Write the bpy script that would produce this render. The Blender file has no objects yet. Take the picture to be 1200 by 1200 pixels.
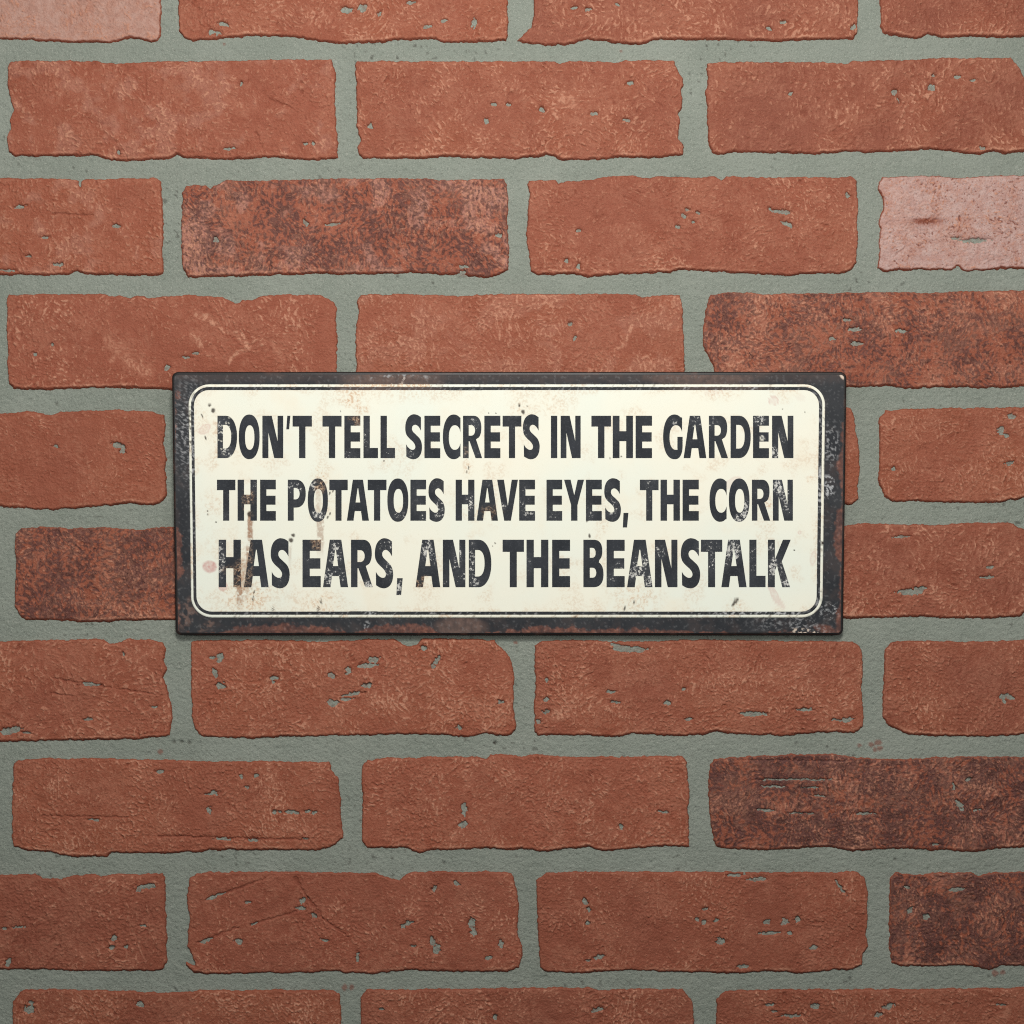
import bpy, math
import numpy as np
from mathutils import Vector
from mathutils.geometry import delaunay_2d_cdt

# ------------------------------------------------------------------ camera, world, lamps, exposure
S = 0.0005                      # metres per photo pixel on the brick faces
FACE = 2.5 * S                  # how far the brick faces stand proud of the mortar
CAM_D = 0.80
CAM_Y = -(FACE + CAM_D)
sc = bpy.context.scene
cam_d = bpy.data.cameras.new('camera')
cam = bpy.data.objects.new('camera', cam_d)
sc.collection.objects.link(cam)
cam.location = (0, CAM_Y, 0)
cam.rotation_euler = (math.pi / 2, 0, 0)
cam_d.sensor_width = 36
cam_d.lens = 36 * CAM_D / (1200 * S)
cam_d.clip_start = 0.01
cam_d.clip_end = 20
sc.camera = cam
sc.cycles.use_denoising = False
sc.cycles.filter_width = 1.1

world = bpy.data.worlds.new('World')
sc.world = world
world.use_nodes = True
bg = world.node_tree.nodes['Background']
bg.inputs[0].default_value = (0.9, 0.95, 1.0, 1)
bg.inputs[1].default_value = 0.10


def lamp(name, loc, target, power, size, col, size_y=None):
    d = bpy.data.lights.new(name, 'AREA')
    d.energy = power
    d.color = col
    d.size = size
    if size_y:
        d.shape = 'RECTANGLE'
        d.size_y = size_y
    o = bpy.data.objects.new(name, d)
    sc.collection.objects.link(o)
    o.location = loc
    v = Vector(target) - Vector(loc)
    o.rotation_euler = v.to_track_quat('-Z', 'Y').to_euler()
    return o


lamp('key_lamp', (0.05, -0.86, 0.76), (0.0, 0, 0.0), 9.3, 0.24, (1.0, 0.975, 0.93), 0.14)
lamp('front_lamp', (0.0, -0.56, 0.31), (0.0, 0, 0.0), 1.35, 0.14, (1.0, 0.98, 0.94))
lamp('soft_lamp_left', (-0.52, -0.66, 0.06), (0.0, 0, -0.02), 1.15, 0.16, (1.0, 0.99, 0.96))
lamp('soft_lamp_right', (0.52, -0.66, 0.06), (0.0, 0, -0.02), 1.15, 0.16, (1.0, 0.99, 0.96))

vs = sc.view_settings
vs.view_transform = 'Standard'
vs.look = 'None'
vs.exposure = 0.0
vs.gamma = 1.0
vs.use_curve_mapping = False

# ------------------------------------------------------------------ noise helpers


def _hash(ix, iy, seed):
    ix = ix.astype(np.int64)
    iy = iy.astype(np.int64)
    h = (ix * 374761393 + iy * 668265263 + seed * 1442695041) & 0xFFFFFFFF
    h = ((h ^ (h >> 13)) * 1274126177) & 0xFFFFFFFF
    h = ((h ^ (h >> 16)) * 2246822519) & 0xFFFFFFFF
    return (h ^ (h >> 15)) & 0xFFFFFFFF


def perlin(x, y, seed=0):
    x0 = np.floor(x)
    y0 = np.floor(y)
    fx = x - x0
    fy = y - y0
    u = fx * fx * fx * (fx * (fx * 6 - 15) + 10)
    v = fy * fy * fy * (fy * (fy * 6 - 15) + 10)

    def g(dx, dy):
        a = _hash(x0 + dx, y0 + dy, seed) * (2 * math.pi / 4294967296.0)
        return np.cos(a) * (fx - dx) + np.sin(a) * (fy - dy)
    n = (g(0, 0) * (1 - u) + g(1, 0) * u) * (1 - v) + (g(0, 1) * (1 - u) + g(1, 1) * u) * v
    return n * 1.42


def fbm(x, y, size, seed, octv=3, gain=0.5):
    r = 0
    a = 1.0
    t = 0
    f = 1.0 / size
    for k in range(octv):
        r = r + a * perlin(x * f + 17.3 * k, y * f - 9.1 * k, seed + 31 * k)
        t += a
        a *= gain
        f *= 2.03
    return r / t * 1.3


def sstep(a, b, x):
    t = np.clip((x - a) / (b - a), 0, 1)
    return t * t * (3 - 2 * t)


def sdf(poly, x, y):
    """signed distance to a closed polygon, positive inside"""
    P = np.asarray(poly, float)
    d2 = np.full(x.shape, 1e12)
    ins = np.zeros(x.shape, bool)
    n = len(P)
    for i in range(n):
        ax, ay = P[i]
        bx, by = P[(i + 1) % n]
        ex, ey = bx - ax, by - ay
        wx, wy = x - ax, y - ay
        t = np.clip((wx * ex + wy * ey) / (ex * ex + ey * ey + 1e-9), 0, 1)
        d2 = np.minimum(d2, (wx - ex * t) ** 2 + (wy - ey * t) ** 2)
        if ay != by:
            c = ((ay > y) != (by > y)) & (x < ex * (y - ay) / (by - ay) + ax)
            ins ^= c
    d = np.sqrt(d2)
    return np.where(ins, d, -d)


# ------------------------------------------------------------------ mesh helpers
def mesh_np(name, co, faces, mat, parent=None, cols=None, smooth=True):
    """co (N,3), faces (M,k) -> ONE mesh object; cols: {attribute: (N,4)}"""
    me = bpy.data.meshes.new(name)
    faces = np.asarray(faces, np.int32)
    M, k = faces.shape
    me.vertices.add(len(co))
    me.vertices.foreach_set('co', np.ascontiguousarray(co, np.float32).ravel())
    me.loops.add(M * k)
    me.loops.foreach_set('vertex_index', faces.ravel())
    me.polygons.add(M)
    me.polygons.foreach_set('loop_start', np.arange(0, M * k, k, dtype=np.int32))
    me.polygons.foreach_set('use_smooth', np.full(M, smooth, bool))
    me.update(calc_edges=True)
    for an, c in (cols or {}).items():
        a = me.attributes.new(an, 'FLOAT_COLOR', 'POINT')
        a.data.foreach_set('color', np.ascontiguousarray(c, np.float32).ravel())
    me.materials.append(mat)
    me.validate()
    o = bpy.data.objects.new(name, me)
    sc.collection.objects.link(o)
    if parent:
        o.parent = parent
    return o


def grid_faces(ny, nx):
    i = np.arange(ny * nx, dtype=np.int32).reshape(ny, nx)
    return np.stack([i[:-1, :-1], i[1:, :-1], i[1:, 1:], i[:-1, 1:]], -1).reshape(-1, 4)


def thing(name, label, cat, loc):
    o = bpy.data.objects.new(name, None)
    sc.collection.objects.link(o)
    o.empty_display_size = 0.02
    o.location = loc
    o['label'] = label
    o['category'] = cat
    return o


# ------------------------------------------------------------------ material helpers
class NT:
    def __init__(self, name):
        self.m = bpy.data.materials.new(name)
        self.m.use_nodes = True
        self.t = self.m.node_tree
        self.b = self.t.nodes['Principled BSDF']

    def n(self, typ, **kw):
        nd = self.t.nodes.new(typ)
        for k, v in kw.items():
            setattr(nd, k, v)
        return nd

    def link(self, a, b):
        self.t.links.new(a, b)

    def attr(self, name):
        a = self.n('ShaderNodeAttribute', attribute_name=name)
        s = self.n('ShaderNodeSeparateColor')
        self.link(a.outputs['Color'], s.inputs[0])
        return s.outputs[0], s.outputs[1], s.outputs[2], a.outputs['Alpha']

    def noise(self, scale, detail=4, rough=0.55, dist=0.0):
        if not hasattr(self, 'tc'):
            self.tc = self.n('ShaderNodeTexCoord')
        x = self.n('ShaderNodeTexNoise')
        x.inputs['Scale'].default_value = scale
        x.inputs['Detail'].default_value = detail
        x.inputs['Roughness'].default_value = rough
        x.inputs['Distortion'].default_value = dist
        self.link(self.tc.outputs['Object'], x.inputs['Vector'])
        return x.outputs['Fac']

    def ramp(self, fac, a, b, lo=0.0, hi=1.0):
        r = self.n('ShaderNodeMapRange', interpolation_type='SMOOTHSTEP')
        r.inputs[1].default_value = a
        r.inputs[2].default_value = b
        r.inputs[3].default_value = lo
        r.inputs[4].default_value = hi
        self.link(fac, r.inputs[0])
        return r.outputs[0]

    def math(self, op, a, b=None):
        m = self.n('ShaderNodeMath', operation=op)
        for i, v in enumerate((a, b)):
            if v is None:
                continue
            if isinstance(v, (int, float)):
                m.inputs[i].default_value = v
            else:
                self.link(v, m.inputs[i])
        return m.outputs[0]

    def mix(self, fac, a, b):
        m = self.n('ShaderNodeMix', data_type='RGBA')
        for i, v in ((0, fac), (6, a), (7, b)):
            if isinstance(v, (int, float)):
                m.inputs[i].default_value = v
            elif isinstance(v, tuple):
                m.inputs[i].default_value = v + (1,)
            else:
                self.link(v, m.inputs[i])
        return m.outputs[2]

    def bump(self, h, strength, dist):
        b = self.n('ShaderNodeBump')
        b.inputs['Strength'].default_value = strength
        b.inputs['Distance'].default_value = dist
        self.link(h, b.inputs['Height'])
        self.link(b.outputs[0], self.b.inputs['Normal'])

    def out(self, col, rough=0.8, spec=0.3):
        self.link(col, self.b.inputs['Base Color'])
        if isinstance(rough, (int, float)):
            self.b.inputs['Roughness'].default_value = rough
        else:
            self.link(rough, self.b.inputs['Roughness'])
        self.b.inputs['Specular IOR Level'].default_value = spec
        return self.m


# --- fired clay: masks R pale flakes, G deep red unworn clay plus shade painted at lower edges and pits, B soot mottling, A pale wash; tone R random, G orange, B brown
k = NT('fired_clay')
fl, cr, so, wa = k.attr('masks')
rnd, orng, brn, _a = k.attr('tone')
n1 = k.noise(60, 4, 0.6)
n2 = k.noise(900, 3, 0.6)
n3 = k.noise(260, 4, 0.6)
c = k.mix(k.ramp(n1, 0.3, 0.7), (0.240, 0.062, 0.032), (0.276, 0.081, 0.045))
c = k.mix(orng, c, (0.260, 0.074, 0.030))
c = k.mix(brn, c, (0.165, 0.050, 0.030))
c = k.mix(wa, c, k.mix(k.ramp(n3, 0.35, 0.65), k.mix(rnd, (0.375, 0.205, 0.150), (0.470, 0.340, 0.310)), k.mix(rnd, (0.330, 0.165, 0.115), (0.400, 0.250, 0.220))))
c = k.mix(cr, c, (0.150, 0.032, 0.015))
soot = k.math('MULTIPLY', so, k.ramp(n2, 0.25, 0.6, 0.7, 1.0))
c = k.mix(soot, c, k.mix(k.ramp(n3, 0.3, 0.7), (0.032, 0.014, 0.014), (0.082, 0.032, 0.030)))
flk = k.math('MULTIPLY', fl, k.ramp(n2, 0.30, 0.55, 0.55, 1.0))
c = k.mix(flk, c, (0.420, 0.185, 0.115))
c = k.mix(k.ramp(fl, 0.55, 0.95, 0, 0.24), c, (0.560, 0.290, 0.190))
c = k.mix(k.ramp(n2, 0.5, 0.8, 0.0, 0.35), c, (0.140, 0.040, 0.024))
grit = k.noise(1900, 2, 0.6)
c = k.mix(k.ramp(grit, 0.52, 0.72, 0, 0.32), c, (0.110, 0.032, 0.020))
c = k.mix(k.ramp(grit, 0.46, 0.30, 0, 0.30), c, (0.420, 0.190, 0.120))
k.bump(n2, 0.7, 0.0007)
M_BRICK = k.out(c, 0.74, 0.3)

# --- cement mortar
k = NT('cement_mortar')
n1 = k.noise(25, 4, 0.6)
n2 = k.noise(700, 3, 0.65)
n3 = k.noise(1600, 2, 0.5)
n4 = k.noise(330, 3, 0.6)
dk, rd, _b, _a = k.attr('masks')
c = k.mix(k.ramp(n1, 0.3, 0.7), (0.191, 0.214, 0.181), (0.225, 0.247, 0.211))
c = k.mix(k.ramp(n2, 0.52, 0.75, 0, 0.6), c, (0.120, 0.128, 0.104))
c = k.mix(k.ramp(n3, 0.52, 0.72, 0, 0.7), c, (0.330, 0.340, 0.295))
c = k.mix(k.ramp(n4, 0.66, 0.76, 0, 0.5), c, (0.090, 0.092, 0.074))
c = k.mix(dk, c, (0.050, 0.046, 0.038))
c = k.mix(rd, c, (0.180, 0.042, 0.024))
k.bump(n2, 0.8, 0.0010)
M_MORTAR = k.out(c, 0.92, 0.2)

# --- cream enamel face: masks R rust, G pink, B dark, A tan freckle
k = NT('cream_enamel')
ru, pk, dk, tn = k.attr('masks')
n1 = k.noise(14, 3, 0.5)
n2 = k.noise(34, 4, 0.6)
n3 = k.noise(700, 3, 0.7)
n4 = k.noise(1500, 2, 0.6)
c = k.mix(k.ramp(n1, 0.35, 0.65), (0.815, 0.795, 0.670), (0.765, 0.790, 0.690))
c = k.mix(k.ramp(n2, 0.52, 0.75, 0, 0.45), c, (0.800, 0.715, 0.560))
c = k.mix(k.ramp(n3, 0.60, 0.78, 0, 0.22), c, (0.560, 0.470, 0.330))
c = k.mix(k.math('MULTIPLY', tn, k.ramp(n3, 0.48, 0.56)), c, (0.500, 0.285, 0.160))
c = k.mix(k.math('MULTIPLY', tn, 0.45), c, (0.760, 0.600, 0.420))
c = k.mix(pk, c, (0.560, 0.300, 0.270))
c = k.mix(k.math('MULTIPLY', ru, k.ramp(n3, 0.28, 0.52, 0.55, 1)), c, (0.330, 0.180, 0.105))
c = k.mix(dk, c, (0.035, 0.022, 0.016))
M_CREAM = k.out(c, k.ramp(n2, 0.3, 0.7, 0.45, 0.6), 0.2)

# --- black paint on steel: masks R rust, G scuff, B bare tan chip, A thin brown haze and painted sheen along the top
k = NT('charcoal_paint')
ru, sf, ch, hz = k.attr('masks')
n1 = k.noise(40, 4, 0.6)
n2 = k.noise(800, 3, 0.7)
n3 = k.noise(300, 4, 0.65)
c = k.mix(k.ramp(n1, 0.3, 0.7), (0.020, 0.022, 0.026), (0.034, 0.036, 0.040))
c = k.mix(k.ramp(n2, 0.55, 0.8, 0, 0.25), c, (0.080, 0.080, 0.082))
c = k.mix(k.math('MULTIPLY', hz, k.ramp(n3, 0.3, 0.7, 0.5, 1)), c, (0.165, 0.105, 0.085))
c = k.mix(ru, c, k.mix(k.ramp(n3, 0.35, 0.65), (0.120, 0.046, 0.033), (0.235, 0.098, 0.068)))
c = k.mix(sf, c, k.mix(k.ramp(n2, 0.4, 0.6), (0.300, 0.310, 0.320), (0.500, 0.500, 0.500)))
c = k.mix(ch, c, (0.640, 0.520, 0.420))
M_FRAME = k.out(c, k.ramp(n3, 0.3, 0.7, 0.45, 0.62), 0.22)

# --- printed letters: masks R wear, G rust, B white scratches
k = NT('letter_ink')
we, ru, sc_, _a = k.attr('masks')
n1 = k.noise(60, 3, 0.5)
n2 = k.noise(1100, 3, 0.7)
n3 = k.noise(800, 4, 0.7, 0.3)
c = k.mix(k.ramp(n1, 0.3, 0.7), (0.024, 0.027, 0.032), (0.036, 0.040, 0.047))
c = k.mix(k.ramp(n2, 0.50, 0.75, 0, 0.38), c, (0.095, 0.100, 0.110))
w = k.ramp(k.math('ADD', k.math('MULTIPLY', n3, 0.75), k.math('MULTIPLY', we, 0.36)), 0.56, 0.62)
c = k.mix(k.math('MULTIPLY', we, k.ramp(n3, 0.3, 0.7, 0.1, 0.75)), c, (0.150, 0.155, 0.165))
c = k.mix(w, c, k.mix(k.ramp(n2, 0.4, 0.6), (0.330, 0.330, 0.330), (0.660, 0.650, 0.590)))
c = k.mix(sc_, c, (0.70, 0.68, 0.58))
c = k.mix(k.math('MULTIPLY', ru, k.ramp(n3, 0.40, 0.56, 0.1, 1)), c, k.mix(k.ramp(n2, 0.42, 0.58), (0.120, 0.060, 0.036), (0.560, 0.400, 0.270)))
M_INK = k.out(c, 0.55, 0.12)

k = NT('black_rim')
n1 = k.noise(90, 3, 0.6)
c = k.mix(k.ramp(n1, 0.5, 0.75), (0.010, 0.009, 0.009), (0.050, 0.024, 0.018))
M_RIM = k.out(c, 0.45, 0.4)

k = NT('galvanised_back')
n1 = k.noise(200, 3, 0.6)
c = k.mix(n1, (0.05, 0.045, 0.04), (0.09, 0.08, 0.07))
M_BACK = k.out(c, 0.6, 0.4)

# ------------------------------------------------------------------ brick wall
wall = thing('brick_wall', 'red brick wall with grey mortar behind the painted metal sign', 'wall', (0, 0, -0.475))
WZ = 0.475


def P(s):
    return [tuple(float(v) for v in q.split(',')) for q in s.split()]


# every brick outlined where it lies in the wall (photo pixels); kind of clay
BRICKS = [
 ('pale', '-200,-65 188,-65 188,40 184,47 176,49 165,46 152,44 140,48 125,50 95,49 80,50 50,48 0,46 -200,46'),
 ('red', '207,-65 594,-62 595,0 595,40 594,48 560,49 520,50 510,46 480,46 460,47 440,50 410,51 390,50 370,48 340,43 300,42 262,45 225,48 215,44 209,35 208,0'),
 ('rich', '624,-65 1005,-64 1006,0 1006,32 1004,40 1000,46 960,46 915,48 860,47 790,46 765,47 757,51 745,52 720,50 690,46 680,48 660,53 640,53 620,51 605,48 610,42 622,32 626,15 625,0'),
 ('rich', '1032,-65 1420,-65 1420,43 1200,43 1180,44 1140,42 1105,44 1088,40 1080,44 1072,46 1050,42 1036,38 1032,30'),
 ('tan', '9,74 12,71 60,70 115,71 122,74 150,73 170,71 240,71 320,69 388,69 390,78 394,84 392,110 393,130 395,160 396,185 370,188 350,187 315,184 290,186 265,187 215,185 207,181 200,186 150,189 130,188 105,182 60,183 15,183 10,178 7,160 12,150 10,140 15,128 9,110 8,90'),
 ('red', '416,73 418,71 500,71 600,71 650,71 657,74 663,71 700,71 720,72 735,70 790,70 793,78 800,92 801,100 799,104 801,115 799,125 795,133 798,140 795,148 796,162 802,172 800,182 760,185 730,184 700,187 660,188 648,182 640,181 632,184 600,186 530,184 515,184 500,186 425,186 420,182 418,172 422,165 418,145 417,110'),
 ('rich', '828,80 829,74 850,71 920,72 960,72 995,74 1000,70 1050,70 1100,67 1185,67 1192,74 1198,84 1206,100 1208,140 1205,178 1180,180 1165,177 1150,181 1110,177 1090,175 1060,177 1020,179 990,177 970,181 950,180 920,179 860,179 845,182 835,180 831,170 829,140 827,105 830,100 829,85'),
 ('tan', '-200,208 0,208 85,209 91,212 93,221 96,210 150,208 184,208 188,213 190,235 191,262 190,300 191,318 188,323 150,323 100,322 90,318 82,321 60,323 0,322 -200,322'),
 ('dark', '213,225 218,217 240,216 246,222 250,217 258,215 265,211 300,211 350,210 420,208 500,209 550,210 590,209 594,215 596,245 594,260 597,290 595,316 585,322 572,326 540,322 480,320 430,321 395,322 380,320 350,322 240,325 220,325 214,316 212,285 212,255'),
 ('red', '617,215 620,211 650,210 655,215 662,213 690,210 720,206 740,205 755,208 780,206 810,207 840,206 846,211 852,206 900,207 1000,207 1004,212 1006,235 1006,280 1004,308 998,317 985,321 960,320 930,323 860,320 820,318 797,316 785,320 750,321 730,321 700,324 690,325 670,321 630,323 622,318 619,300 616,275 618,262 620,228'),
 ('pink', '1031,212 1035,207 1070,206 1100,205 1120,208 1170,205 1200,205 1415,204 1415,318 1200,315 1175,314 1160,317 1130,318 1122,313 1116,318 1080,316 1035,318 1029,314 1031,295 1029,285 1032,268 1030,262 1036,240 1035,232 1029,222'),
 ('smooth', '7,350 10,345 50,344 120,344 130,347 140,346 152,349 160,346 175,349 185,347 220,345 260,348 275,355 280,355 283,352 295,351 310,346 330,345 375,345 390,352 395,362 393,375 395,400 395,457 200,457 150,455 100,455 60,457 15,456 9,450 8,410 7,375'),
 ('smoothtan', '418,350 422,345 470,344 545,346 600,344 650,344 700,344 745,344 751,348 762,347 770,345 798,345 800,360 802,400 803,457 418,457 416,400 417,380 421,365 418,355'),
 ('darkish', '828,360 833,345 850,342 900,344 980,343 1030,342 1060,342 1090,343 1120,341 1205,340 1212,345 1212,450 1200,453 1160,455 1100,454 1070,456 1040,453 990,454 845,455 838,440 836,428 830,418 824,405 824,380'),
 ('smooth', '-200,485 0,485 10,484 30,482 42,483 50,484 60,486 70,482 95,481 140,480 165,482 172,482 178,483 185,486 192,486 194,498 192,520 195,540 193,550 195,560 194,582 188,590 178,593 150,590 120,593 80,597 60,598 20,596 0,594 -200,594'),
 ('red', '214,482 595,481 596,594 214,596'),
 ('red', '620,480 985,476 998,478 1002,490 1004,505 1007,520 1008,545 1006,585 1000,591 620,594'),
 ('red', '1031,490 1038,481 1060,479 1100,478 1200,477 1420,476 1420,588 1200,584 1190,587 1185,586 1170,590 1100,589 1060,588 1045,588 1037,582 1033,570 1029,563 1031,540 1031,510'),
 ('brown', '17,625 25,619 45,617 80,619 130,618 160,621 180,618 215,617 410,617 410,728 200,727 140,728 110,730 50,727 30,727 22,723 16,710 18,660 16,640'),
 ('red', '434,617 812,616 812,727 434,728'),
 ('rich', '838,617 990,616 1010,613 1050,614 1090,615 1110,615 1125,613 1180,612 1189,613 1191,617 1205,622 1210,640 1210,715 1200,720 1195,723 1170,725 1120,726 1080,723 1020,725 990,725 838,725'),
 ('red', '-200,751 0,752 60,750 120,749 128,754 142,752 148,749 175,750 190,753 194,760 192,775 195,785 190,794 196,805 199,820 202,842 198,862 185,865 150,867 100,868 0,870 -200,868'),
 ('red', '223,752 240,751 300,750 380,752 405,751 430,749 455,749 462,749 470,754 478,757 488,755 495,748 560,749 580,750 583,756 590,762 598,770 603,790 602,830 605,855 600,861 590,863 570,861 550,865 500,861 480,861 440,862 400,863 330,864 300,866 250,865 235,864 228,855 225,840 223,810 224,790'),
 ('red', '627,757 635,752 660,750 760,752 800,750 850,750 930,751 1000,752 1008,757 1011,765 1012,790 1010,805 1013,845 1012,853 1002,860 960,859 920,863 880,862 840,858 830,861 800,864 760,861 740,861 720,865 690,862 630,863 626,858 626,830 628,800 626,775'),
 ('rich', '1037,762 1045,753 1060,751 1130,752 1200,750 1420,750 1420,862 1200,862 1160,864 1080,863 1060,860 1040,849 1034,842 1036,800'),
 ('red', '15,895 20,891 60,889 120,889 200,890 250,893 320,892 350,894 386,892 388,902 397,912 399,930 400,960 403,983 390,993 370,998 350,997 300,997 260,997 220,1000 180,1001 130,1000 125,1005 90,1005 70,1003 60,1000 30,997 15,993 13,980 14,930'),
 ('red', '424,898 430,891 460,888 480,889 520,887 560,887 570,889 575,885 600,885 612,887 625,884 665,887 690,887 740,887 800,886 805,893 808,930 807,950 808,975 808,993 780,993 720,997 710,999 690,993 660,995 645,998 630,998 610,995 600,997 560,995 500,998 492,1001 475,995 430,995 423,985 425,930 423,915'),
 ('verydark', '832,897 838,890 860,888 890,886 950,884 980,884 1000,887 1030,890 1080,889 1120,887 1200,887 1215,890 1217,990 1200,994 1165,996 1140,999 1100,997 1060,995 1000,998 970,993 920,996 870,997 840,994 836,985 832,960 830,920'),
 ('rich', '-200,1025 0,1026 40,1025 48,1030 70,1030 80,1028 95,1026 110,1025 118,1028 130,1025 190,1024 193,1030 194,1070 196,1130 190,1137 175,1139 80,1139 60,1137 0,1137 -200,1136'),
 ('plain', '222,1030 230,1024 260,1022 320,1022 400,1023 440,1024 455,1030 468,1032 475,1026 482,1022 520,1022 590,1022 600,1024 604,1035 608,1060 607,1095 612,1110 612,1125 608,1135 595,1140 540,1140 480,1138 440,1142 405,1142 395,1139 360,1141 280,1142 240,1143 225,1140 217,1132 218,1128 228,1132 224,1120 219,1110 221,1075 218,1050'),
 ('plain', '628,1032 640,1023 680,1022 780,1022 860,1022 880,1023 1005,1022 1014,1028 1018,1050 1016,1095 1018,1110 1012,1120 1011,1132 1000,1137 970,1139 940,1142 900,1139 870,1142 830,1141 780,1140 740,1138 700,1140 680,1142 640,1140 633,1135 630,1090'),
 ('verydark', '1043,1030 1050,1022 1075,1026 1100,1023 1140,1023 1147,1028 1160,1023 1200,1022 1420,1022 1420,1132 1200,1133 1175,1133 1160,1138 1145,1135 1130,1132 1090,1134 1055,1133 1045,1130 1042,1110 1043,1060'),
 ('rich', '14,1175 25,1161 70,1160 150,1162 170,1164 190,1164 220,1163 240,1161 310,1161 390,1161 397,1165 400,1185 402,1270 14,1270'),
 ('rich', '422,1170 430,1160 500,1160 640,1158 690,1158 700,1161 740,1159 800,1160 812,1175 814,1200 814,1270 424,1270'),
 ('rich', '840,1172 850,1162 940,1160 1000,1160 1060,1160 1200,1158 1215,1160 1215,1270 838,1270'),
]
# rest of the wall beyond the frame
ROWT = {-3: -342, -2: -205, 10: 1297, 11: 1434}
for r in range(-3, 12):
    odd = (r % 2 == 1)
    if r == -1:
        continue
    t = ROWT.get(r, [-65, 71, 207, 344, 480, 617, 751, 889, 1024, 1161][r] if 0 <= r <= 9 else None)
    b = t + 113
    if r < -1 or r > 9:
        xs = [(-404, -14), (9, 394), (418, 801), (828, 1208), (1232, 1620)] if odd else [(-420, -222), (-200, 188), (212, 595), (620, 1005), (1031, 1420), (1444, 1620)]
    else:
        xs = [(-404, -14), (1236, 1620)] if odd else [(-420, -222), (1444, 1620)]
    for x0, x1 in xs:
        BRICKS.append(('red+', '%d,%d %d,%d %d,%d %d,%d' % (x0, t, x1, t, x1, b, x0, b)))
for x0, x1 in [(-404, -14), (9, 394), (418, 801), (828, 1208), (1232, 1620)]:
    BRICKS.append(('red+', '%d,-202 %d,-202 %d,-90 %d,-90' % (x0, x1, x1, x0)))
# the -2 row above was laid as an even course: keep only one course per height
BRICKS = [q for i, q in enumerate(BRICKS) if not (q[0] == 'red+' and ',-205 ' in q[1])]

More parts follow.
